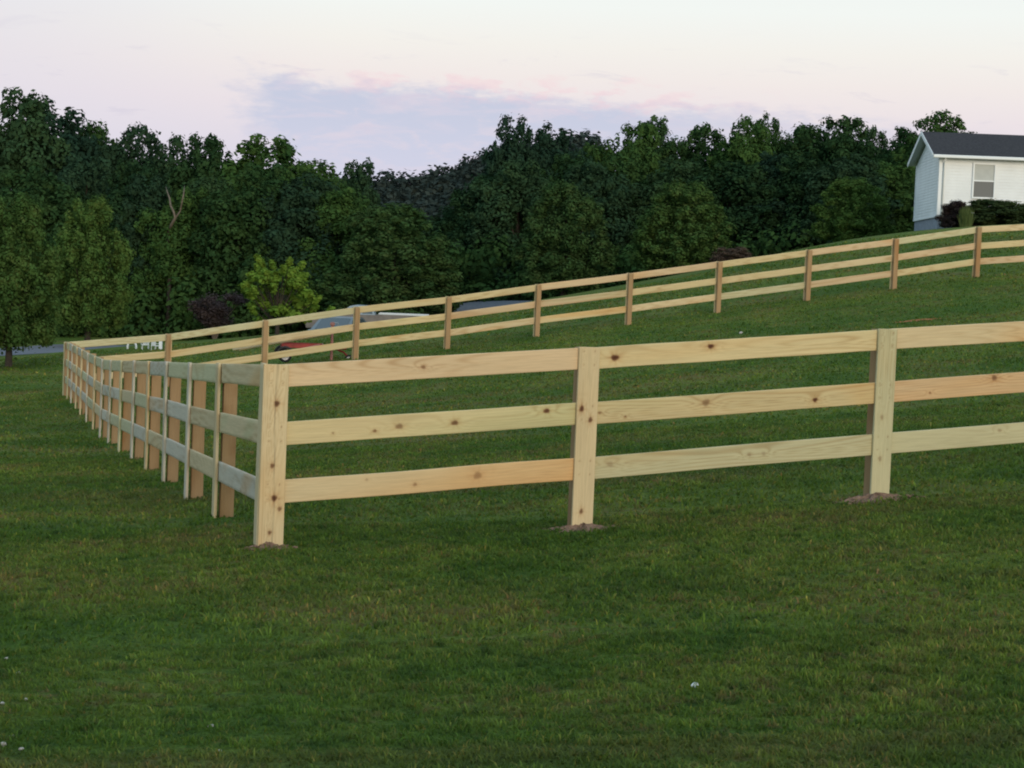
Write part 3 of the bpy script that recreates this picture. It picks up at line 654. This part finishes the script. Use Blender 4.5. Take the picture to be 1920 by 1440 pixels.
tree('pear_tree', 'pear', 2, 740, 382, 265, 92, m_pear, 'widest conical ornamental tree, behind the silver car and pickup')
tree('pear_tree', 'pear', 0, 1065, 340, 185, 88, m_pear, 'conical ornamental tree below the spiked skyline tree')
tree('pear_tree', 'pear', 1, 1285, 337, 185, 87, m_pear, 'conical ornamental tree right of centre above the far fence')
tree('pear_tree', 'pear', 2, 1600, 332, 150, 84, m_pear, 'smaller conical tree on the rise nearest the white house')
tree('sapling', 'open', 0, 525, 476, 190, 66, m_yel, 'bright yellow-green sapling with sprouting twigs behind the far fence')
tree('smoke_bush', 'vase', 0, 405, 550, 125, 70, m_red, 'dusky purple bush with pale stems left of the yellow-green sapling', 'bush', bark=m_pale)
tree('red_shrub', 'bush', 0, 1375, 462, 90, 74, m_red, 'low reddish brown shrub on the rise behind the far fence', 'shrub')
tree('purple_shrub', 'bush', 1, 1798, 376, 85, 71.5, m_purp, 'dark purple leaved shrub in front of the corner of the white house', 'shrub')
tree('hedge_shrub', 'bush', 2, 1858, 374, 175, 72, m_hedge, 'rounded dark green shrub under the window of the white house', 'shrub')
tree('hedge_shrub', 'bush', 0, 1935, 376, 170, 72.5, m_hedge, 'dark green shrub at the right edge of the photo, along the white house', 'shrub')
tree('ornamental_grass', 'reed', 0, 1812, 383, 34, 70.5, m_tallg, 'tall pale green reedy plant in front of the purple shrub', 'plant')
# bare pale limb showing in the wood
q = P(316, 560, 99.2); zb = T(q[0], q[1])
def lp(x, y, dz=0): p = P(x, y, 99.2+dz); return (p[0]-q[0], p[1]-q[1], p[2]-zb)
t1 = MB().tube([(0, 0, -.2), lp(318, 520), lp(313, 470, .5), lp(317, 432)], [.13, .11, .09, .08], 7)
t2 = MB().tube([lp(317, 432), lp(322, 420, -.3), lp(329, 408, -.5), lp(325, 396, -.5), lp(320, 386, -.3), lp(318, 372), lp(313, 358, .4), lp(311, 350, .8)], [.08, .075, .075, .06, .055, .045, .03, .015], 7)
t3 = MB().tube([lp(329, 408, -.5), lp(338, 396), lp(341, 380, -.4), lp(344, 366, -.4), lp(345, 356, 0), lp(346, 348, .5)], [.05, .045, .045, .04, .03, .012], 6)
root = empty('dead_tree', (q[0], q[1], zb), label='bare pale forked trunk standing among the dark trees on the left', cat='tree'); t1.build('trunk', m_bark, root, True); t2.build('limb', m_pale, root, True); t3.build('limb', m_pale, root, True)
# the wooded hill far behind, one mass
r = np.random.RandomState(90); cs = []; rs = []
for x in range(560, 1120, 7):
    for row in range(4):
        Z = 300-row*22+r.uniform(-8, 8); yt = np.interp(x, [560, 690, 740, 770, 830, 870, 900, 940, 1120], [346, 336, 332, 338, 320, 308, 297, 282, 252]) + row*26 + r.uniform(-8, 8)
        p = P(x+r.uniform(-5, 5), yt, Z); rad = r.uniform(1.3, 2.3); cs.append(p-np.array([0, 0, rad*.8])); rs.append((rad*.8, rad*.8, rad*1.2))
        cs.append(p-np.array([0, 0, rad*2.6])); rs.append((rad*1.5, rad, rad*2.0))
        for k in range(3): cs.append(cs[-1]-np.array([0, 0, 2.6])); rs.append((rad*1.5, rad, rad*2.0))
V, C = leaves(r, cs, rs, 44, .42, shell=.6)
m_far = leaf_mat('haze_tinted_leaves', (.044, .060, .050), (.056, .070, .056), (.066, .080, .066))  # distance haze is mixed into this greyer leaf colour
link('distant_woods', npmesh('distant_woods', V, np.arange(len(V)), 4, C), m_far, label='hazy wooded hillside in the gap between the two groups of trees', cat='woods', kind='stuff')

# ------------------------------------------------------------ house
m_siding = bpy.data.materials.new('white_vinyl_siding'); m_siding.use_nodes = True; t = m_siding.node_tree
tcn = t.nodes.new('ShaderNodeTexCoord'); sp = t.nodes.new('ShaderNodeSeparateXYZ'); t.links.new(tcn.outputs['Object'], sp.inputs[0])
nz = noise(t, tcn.outputs['Object'], 1.2, 5, .6); pb = t.nodes['Principled BSDF']
t.links.new(mix(t, nz.step(.3, .7), (.74, .74, .72), (.82, .82, .80)), pb.inputs['Base Color']); pb.inputs['Roughness'].default_value = .55
m_trim = mat('white_trim', (.80, .80, .78), .5); m_roof = mat('dark_shingles', (.050, .047, .050), .95, spec=.1, nscale=14, namt=.35, bump=.5)
m_skirt = mat('grey_block_skirting', (.24, .26, .30), .9, nscale=5, namt=.2, bump=.3); m_blind = mat('window_blind', (.50, .50, .46), .7, nscale=3, namt=.06)
m_glass = mat('window_glass', (.13, .13, .125), .45, spec=.3); m_soffit = mat('soffit', (.42, .44, .44), .8)
hc = P(1756, 432, 75); AL = -.04; hx = Vector((math.cos(AL), math.sin(AL), 0)); hz = hc[2]
house = empty('house', hc, AL, label='white sided single storey house with dark shingled roof at the right edge', cat='house')
LEN, WID, SK = 16.0, 5.4, .55; EZ = P(1752, 294, 75)[2]-hz; RZ = P(1729, 252, 78)[2]-hz; OV = .32
def siding(mb, p0, dx, length, z0, zt, out, ph=.115):
    """lapped boards, each tilted out at its bottom edge; zt(s) gives the top of the wall at distance s"""
    n_ = int((max(zt(0), zt(length/2), zt(length))-z0)/ph)+1
    for i in range(n_):
        za = z0+i*ph; zb_ = za+ph
        def span(z):                               # part of the wall that reaches height z
            ss = np.linspace(0, length, 241); ok = [s for s in ss if zt(s) >= z-1e-6]; return (min(ok), max(ok)) if ok else None
        A = span(za); B = span(min(zb_, max(zt(0), zt(length/2), zt(length))-.001)) or A
        if not A: break
        b0 = p0+dx*A[0]+out*.022; b1 = p0+dx*A[1]+out*.022; c1 = p0+dx*B[1]+out*.004; c0 = p0+dx*B[0]+out*.004; d1 = p0+dx*A[1]+out*.004; d0 = p0+dx*A[0]+out*.004
        ztop = min(zb_, max(zt(0), zt(length/2)))
        mb.add([(b0.x, b0.y, za), (b1.x, b1.y, za), (c1.x, c1.y, ztop), (c0.x, c0.y, ztop), (d0.x, d0.y, za), (d1.x, d1.y, za)], [(0, 1, 2, 3), (0, 4, 5, 1)])
X, Yv = Vector((1, 0, 0)), Vector((0, 1, 0)); wall_top = EZ-.02
mb = MB(); mb.box((LEN/2, WID/2, (SK+wall_top)/2), (LEN, WID, wall_top-SK)); mb.add([(0, 0, wall_top), (0, WID, wall_top), (0, WID/2, RZ-.16), (LEN, 0, wall_top), (LEN, WID, wall_top), (LEN, WID/2, RZ-.16)], [(0, 1, 2), (3, 5, 4)])
siding(mb, Vector((0, 0, 0)), X, LEN, SK, lambda s: wall_top, -Yv)
siding(mb, Vector((0, 0, 0)), Yv, WID, SK, lambda s: wall_top+(RZ-.16-wall_top)*(1-abs(s-WID/2)/(WID/2)), -X)
mb.build('wall', m_siding, house)
mb = MB(); mb.box((LEN/2, WID/2, SK/2-.6), (LEN-.03, WID-.03, SK+1.18)); mb.build('skirting', m_skirt, house)
mb = MB()
for cx, cy, sx_, sy_ in ((.0, -.028, .12, .018), (-.028, .035, .018, .1), (-.028, WID-.03, .018, .1)): mb.box((cx+(.035 if sx_ > .1 else 0), cy, (SK+wall_top)/2), (sx_, sy_, wall_top-SK))
mb.box((-.03, WID/2, SK), (.03, WID, .07)); mb.box((LEN/2, -.03, SK), (LEN, .03, .07)); mb.build('corner_trim', m_trim, house)
# roof: two sloping slabs with eaves and rakes
sl = (RZ-EZ)/(WID/2+OV); th = .09; mb = MB(); y0, y1, ym = -OV, WID+OV, WID/2
for ya, yb in ((y0, ym), (y1, ym)):
    za, zb_ = EZ, RZ; xa, xb = -OV, LEN+OV
    mb.add([(xa, ya, za), (xb, ya, za), (xb, yb, zb_), (xa, yb, zb_), (xa, ya, za+th), (xb, ya, za+th), (xb, yb, zb_+th), (xa, yb, zb_+th)], [(0, 1, 2, 3), (4, 5, 6, 7), (0, 1, 5, 4), (1, 2, 6, 5), (2, 3, 7, 6), (3, 0, 4, 7)])
roof = mb.build('roof', m_roof, house)
mb = MB(); mb.box((LEN/2, y0-.055, EZ+.01), (LEN+2*OV, .10, .12), bev=.02)
mb.build('gutter', m_trim, roof)
mb = MB()
for ya in (y0, y1):
    mb.add([(-OV-.025, ya, EZ-.06), (-OV-.003, ya, EZ-.06), (-OV-.003, ym, RZ-.06), (-OV-.025, ym, RZ-.06), (-OV-.025, ya, EZ+.10), (-OV-.003, ya, EZ+.10), (-OV-.003, ym, RZ+.10), (-OV-.025, ym, RZ+.10)], [(0, 1, 2, 3), (4, 5, 6, 7), (0, 1, 5, 4), (1, 2, 6, 5), (2, 3, 7, 6), (3, 0, 4, 7)])
mb.build('rake_board', m_trim, roof)
mb = MB()
for ya in (y0, y1): mb.add([(-OV, ya, EZ-.012), (LEN, ya, EZ-.012), (LEN, ym, RZ-.012), (-OV, ym, RZ-.012)], [(0, 1, 2, 3)])
mb.build('soffit', m_soffit, roof)
mb = MB(); mb.tube([(.16, y0-.05, EZ-.02), (.15, -.06, EZ-.25), (.15, -.06, .1)], .032, 8); mb.build('downspout', m_trim, house, True)
def window(x0, w, zl, zh):
    cx = x0+w/2; cz = (zl+zh)/2; f = MB(); b = .06
    f.box((x0-b/2, -.045, cz), (b, .05, zh-zl+2*b)); f.box((x0+w+b/2, -.045, cz), (b, .05, zh-zl+2*b)); f.box((cx, -.045, zh+b/2), (w-.004, .048, b)); f.box((cx, -.05, zl-b/2), (w-.004, .06, b)); f.box((cx, -.04, cz), (w-.004, .03, .05))
    wf = f.build('window', m_trim, house); MB().box((cx, -.026, (cz+zh)/2+.012), (w-.01, .01, (zh-zl)/2-.03)).build('blind', m_blind, wf); MB().box((cx, -.026, (cz+zl)/2-.012), (w-.01, .01, (zh-zl)/2-.03)).build('pane', m_glass, wf)
hw0 = (1821-1757)/FPX*75; window(hw0, .76, P(1840, 370, 75)[2]-hz, P(1840, 309, 75)[2]-hz); window(7.2, .9, 1.6, 2.75); window(11.5, .9, 1.6, 2.75)

# ------------------------------------------------------------ vehicles beyond the crest
m_silver = mat('silver_paint', (.17, .20, .215), .35, .3, .5); m_tan = mat('dull_tan_paint', (.17, .145, .125), .5, nscale=4, namt=.2); m_cabp = mat('pale_blue_paint', (.26, .31, .34), .4); m_white = mat('white_paint', (.62, .63, .62), .3, 0, .5); m_tyre = mat('tyre_rubber', (.02, .02, .022), .85, nscale=20, namt=.2)
m_wind = mat('vehicle_glass', (.07, .09, .10), .08, spec=.7); m_rim = mat('wheel_metal', (.4, .4, .42), .4, .7); m_lamp = mat('headlamp', (.7, .7, .68), .2); m_tail = mat('tail_lamp', (.35, .02, .02), .3); m_dark = mat('dark_trim', (.03, .03, .03), .6)
def wheel(root, x, y, r, w=.2):
    a = MB(); n_ = 24; prof = [(r*.62, -w/2), (r*.93, -w/2), (r, -w*.3), (r, w*.3), (r*.93, w/2), (r*.62, w/2)]
    V = [(math.cos(k*6.283/n_)*q, h_, math.sin(k*6.283/n_)*q) for q, h_ in prof for k in range(n_)]; F = [(j*n_+k, j*n_+(k+1) % n_, ((j+1) % 6)*n_+(k+1) % n_, ((j+1) % 6)*n_+k) for j in range(6) for k in range(n_)]
    wh = a.add(V, F).build('wheel', m_tyre, root, True); wh.location = (x, y, r)
    MB().tube([(0, -w*.42, 0), (0, w*.42, 0)], r*.63, 20).build('rim', m_rim, wh); return wh
def vehicle(name, label, cat, loc, rz, body, cab, glass, Wd, paint, wheels, wr, extra=None):
    root = empty(name, loc, rz, label=label, cat=cat); hw = Wd/2
    def loft(outline, ins):                       # outline in x-z; ins(z) = inset of the side at that height
        n_ = len(outline); V = []
        for s, k in ((-1, 1), (-1, 0), (1, 0), (1, 1)):
            for x, z in outline:
                cx = sum(p[0] for p in outline)/n_; e = .05 if k else 0
                V.append((x+(cx-x)*e*.5, s*(hw-ins(z)-(.0 if k else .05)) if k else s*(hw-ins(z)), z if not k else z*.985+.008))
        idx = [1, 0, 3, 2]
        R_ = [V[0:n_], V[n_:2*n_], V[2*n_:3*n_], V[3*n_:]]; VV = R_[0]+R_[1]+R_[2]+R_[3]
        F = [tuple(range(n_)), tuple(range(4*n_-1, 3*n_-1, -1))]+[(r_*n_+i, r_*n_+(i+1) % n_, (r_+1)*n_+(i+1) % n_, (r_+1)*n_+i) for r_ in range(3) for i in range(n_)]
        return MB().add(VV, F)
    loft(body, lambda z: .06*max(0, z-.75)+.04*max(0, .5-z)).build('body', paint, root)
    loft(cab, lambda z: .02+.32*max(0, z-.95)).build('cab', m_cabp if cat == 'pickup' else paint, root)
    for nm, q, mt in glass:
        if len(q) == 4 and nm != 'side': 
            MB().add(q, [(0, 1, 2, 3)]).build('window', mt, root)
    for s in (-1, 1):
        for nm, q, mt in glass:
            if nm == 'side': MB().add([(x, s*(hw-.02-.32*max(0, z-.95)+.006), z) for x, z in q], [tuple(range(len(q)))]).build('window', mt, root)
        for x in wheels: wheel(root, x, s*(hw-.1), wr)
        MB().box((body[0][0]+.03, s*(hw-.25), .68), (.06, .28, .14), bev=.02).build('headlight', m_lamp, root); MB().box((body[-1][0]-.03 if body[-1][0] > 0 else 0, 0, 0), (.001, .001, .001)) 
    return root
# silver car seen front three-quarter, nose to the left
Zc = 79.5; q = P(637, 600, Zc); zc = T(q[0], q[1])
carb = [(-2.2, .32), (-2.28, .55), (-2.2, .74), (-1.3, .90), (-.9, .93), (1.75, .96), (2.2, .92), (2.26, .6), (2.2, .32)]
cab = [(-1.15, .90), (-.35, 1.40), (.1, 1.46), (.9, 1.43), (1.8, .95)]
gl = [('side', [(-.85, .97), (-.30, 1.34), (.10, 1.39), (.10, .98)], m_wind), ('side', [(.18, .98), (.18, 1.39), (.85, 1.36), (1.45, 1.0)], m_wind),
      ('front', [(-1.14, -.66, .925), (-1.14, .66, .925), (-.38, .60, 1.395), (-.38, -.60, 1.395)], m_wind), ('rear', [(1.80, -.64, .97), (1.80, .64, .97), (.95, .6, 1.42), (.95, -.6, 1.42)], m_wind)]
v = vehicle('car', 'silver car with sloping windscreen parked behind the crest, seen through the far fence', 'car', (q[0], q[1], zc+.03), R(76), carb, cab, gl, 1.72, m_silver, (-1.4, 1.35), .31)
v.location.z = P(640, 593, Zc)[2]-1.46; print('car z', zc, v.location.z)
q = P(690, 600, 84.3); zc = T(q[0], q[1])
pb_ = [(-2.6, .42), (-2.65, .7), (-2.55, .98), (-1.3, 1.05), (.45, 1.08), (.47, 1.10), (2.65, 1.10), (2.7, .6), (2.65, .42)]
pc = [(-1.25, 1.04), (-.75, 1.42), (-.5, 1.47), (.2, 1.45), (.32, 1.08)]
gl = [('side', [(-.98, 1.12), (-.66, 1.37), (-.30, 1.40), (-.30, 1.12)], m_wind), ('side', [(-.22, 1.12), (-.22, 1.40), (.14, 1.39), (.22, 1.12)], m_wind), ('front', [(-1.24, -.7, 1.07), (-1.24, .7, 1.07), (-.78, .6, 1.41), (-.78, -.6, 1.41)], m_wind)]
tz = P(745, 588, 84.3)[2]-1.16
v = vehicle('pickup_truck', 'dull pickup truck with white bed rails, parked right of the silver car', 'pickup', (q[0], q[1], tz), R(2), pb_, pc, gl, 1.85, m_tan, (-1.65, 1.6), .37)
for s in (-1, 1): MB().box((1.55, s*.86, 1.135), (2.15, .10, .06), bev=.01).build('bed_rail', m_white, v)
print('pickup z', zc, tz)

# ------------------------------------------------------------ small red trailer loaded with boards, in the paddock beyond
m_redp = mat('red_paint', (.28, .025, .02), .5, nscale=5, namt=.25); m_pinkp = mat('faded_red_paint', (.34, .15, .13), .6, nscale=8, namt=.2); m_steel = mat('galvanised_steel', (.42, .42, .42), .45, .5)
qf, tf, zf = on_line(595, 650, CF, dF); q = np.array([qf[0], qf[1]]) + np.array(oF)*.95; zt_ = T(q[0], q[1]); tr = empty('trailer', (q[0], q[1], zt_), PS, label='small red trailer with jack post behind the far fence, loaded with boards', cat='trailer')
mb = MB(); mb.box((-.30, -.35, .41), (1.05, .04, .11), bev=.008); mb.box((-.30, .35, .41), (1.05, .04, .11), bev=.008); mb.box((-.81, 0, .39), (.04, .66, .07)); mb.box((.21, 0, .41), (.04, .66, .10)); mb.box((-.30, 0, .365), (.98, .66, .02)); mb.build('bed', m_redp, tr)
mb = MB(); mb.tube([(.2, -.30, .40), (.78, 0, .36)], .026, 6); mb.tube([(.2, .30, .40), (.78, 0, .36)], .026, 6); mb.tube([(.45, 0, .38), (.72, 0, .28), (.86, 0, .14)], .026, 6); mb.build('tongue', m_redp, tr)
mb = MB(); mb.tube([(.42, -.03, .06), (.42, -.03, .98)], .036, 10); mb.box((.42, -.03, .97), (.11, .11, .09), bev=.02); jk = mb.build('jack_post', m_pinkp, tr)
MB().box((.42, -.03, .035), (.11, .11, .05), bev=.01).build('jack_foot', m_white, jk)
MB().tube([(.46, -.03, 1.0), (.56, -.03, 1.0), (.56, -.03, .90)], .012, 6).build('crank_handle', m_steel, jk)
for s in (-1, 1): 
    wheel(tr, -.74, s*.46, .16, .10)
    mb = MB(); pts = [(-.74+math.cos(a)*.21, s*.46, .16+math.sin(a)*.21) for a in np.linspace(.3, 2.9, 9)]; mb.tube(pts, .035, 6); mb.build('fender', m_dark, tr)
wheel(tr, .86, 0, .11, .07)
mb = MB(); mb.tube([(-1.05, -.40, .10), (-.5, -.40, .30), (.1, -.38, .46)], .022, 6); mb.build('side_brace', m_pinkp, tr)
for i in range(5):
    yy = -.24+.115*i; A_ = Vector((-2.0+.15*(i % 2), yy, .26)); B_ = Vector((.20+.06*((i*3) % 4), yy, .72+.01*i)); SEED[0] += 1; M = Matrix.Rotation(PS, 4, 'Z')
    v0 = M @ A_ + Vector((q[0], q[1], zt_)); v1 = M @ B_ + Vector((q[0], q[1], zt_)); v_ = v1-v0
    me = board_mesh(v_.length, .022, .10, SEED[0], 'pale', du=.05, dw=.02); o = link('timber_board', me, m_wood, None, label=['loose pine board lying on the red trailer, the one nearest the fence', 'second pine board from the fence lying on the red trailer', 'middle pine board of the five lying on the red trailer', 'pine board on the red trailer, second from the far side', 'pine board on the far side of the red trailer'][i], cat='board', group='pine boards loaded on the red trailer')
    x = v_.normalized(); y = Vector((-math.sin(PS), math.cos(PS), 0)); y = (y-x*y.dot(x)).normalized(); z = x.cross(y); MM = Matrix((x, y, z)).transposed().to_4x4(); MM.translation = v0; o.matrix_world = MM

# ------------------------------------------------------------ white garden things seen under the top rail on the left
m_plast = mat('white_plastic', (.72, .75, .76), .5)
q = ground_hit(247, 656); z_ = T(q[0], q[1])
tm = P(247, 641, q[1])[2]-z_
mb = MB(); mb.tube([(-.14, 0, -.05)]+[(math.cos(a)*-.14, 0, max(.1, tm-.17)+math.sin(a)*.14) for a in np.linspace(0, math.pi, 12)]+[(.14, 0, -.05)], .035, 8)
root = mb.build('garden_arch', m_plast, None, True, loc=(q[0], q[1], z_), label='small white hoop standing on the lawn, left of the white chairs', cat='garden hoop')
def chair(px, Z, rz, label, yt):
    q = ground_hit(px, 657); z_ = T(q[0], q[1]); k = (657-yt)/FPX*q[1]/.92
    root = empty('garden_chair', (q[0], q[1], z_), rz, label=label, cat='chair', group='white garden chairs beyond the far left fence'); h = .40*k; k0 = len(bpy.data.objects)
    MB().box((0, 0, h), (.46*k*1.4, .44*k*1.4, .025), bev=.008).build('seat', m_plast, root)
    mb = MB(); mb.box((0, .29*k, h+.48*k), (.62*k, .025, .07*k))
    for i in range(5): mb.box(((-.24+.12*i)*k, .29*k, h+.24*k), (.07*k, .02, .42*k))
    mb.build('backrest', m_plast, root)
    for a in (-1, 1):
        for b in (-1, 1): MB().tube([(a*.29*k, b*.27*k, -.05), (a*.28*k, b*.26*k, h)], .03*k, 6).build('leg', m_plast, root)
        mb = MB(); mb.box((a*.33*k, -.02*k, h+.24*k), (.07*k, .6*k, .04*k)); mb.tube([(a*.33*k, -.27*k, h), (a*.33*k, -.27*k, h+.24*k)], .03*k, 6); mb.build('armrest', m_plast, root)
chair(272, 64, R(200), 'white garden chair in the middle of the white things below the far rail', 638)
chair(291, 66, R(150), 'white garden chair half hidden by the far fence post', 640)
q = ground_hit(301, 655); z_ = T(q[0], q[1]); tm = P(301, 637, q[1])[2]-z_
mb = MB(); mb.box((0, 0, tm/2-.1), (.10, .10, tm+.2), bev=.01); mb.box((0, 0, tm+.015), (.14, .14, .03), bev=.008); mb.build('marker_post', m_plast, None, loc=(q[0], q[1], z_), label='white marker post right beside the second post of the far fence', cat='post')
print('faces', sum(len(m.polygons) for m in bpy.data.meshes))
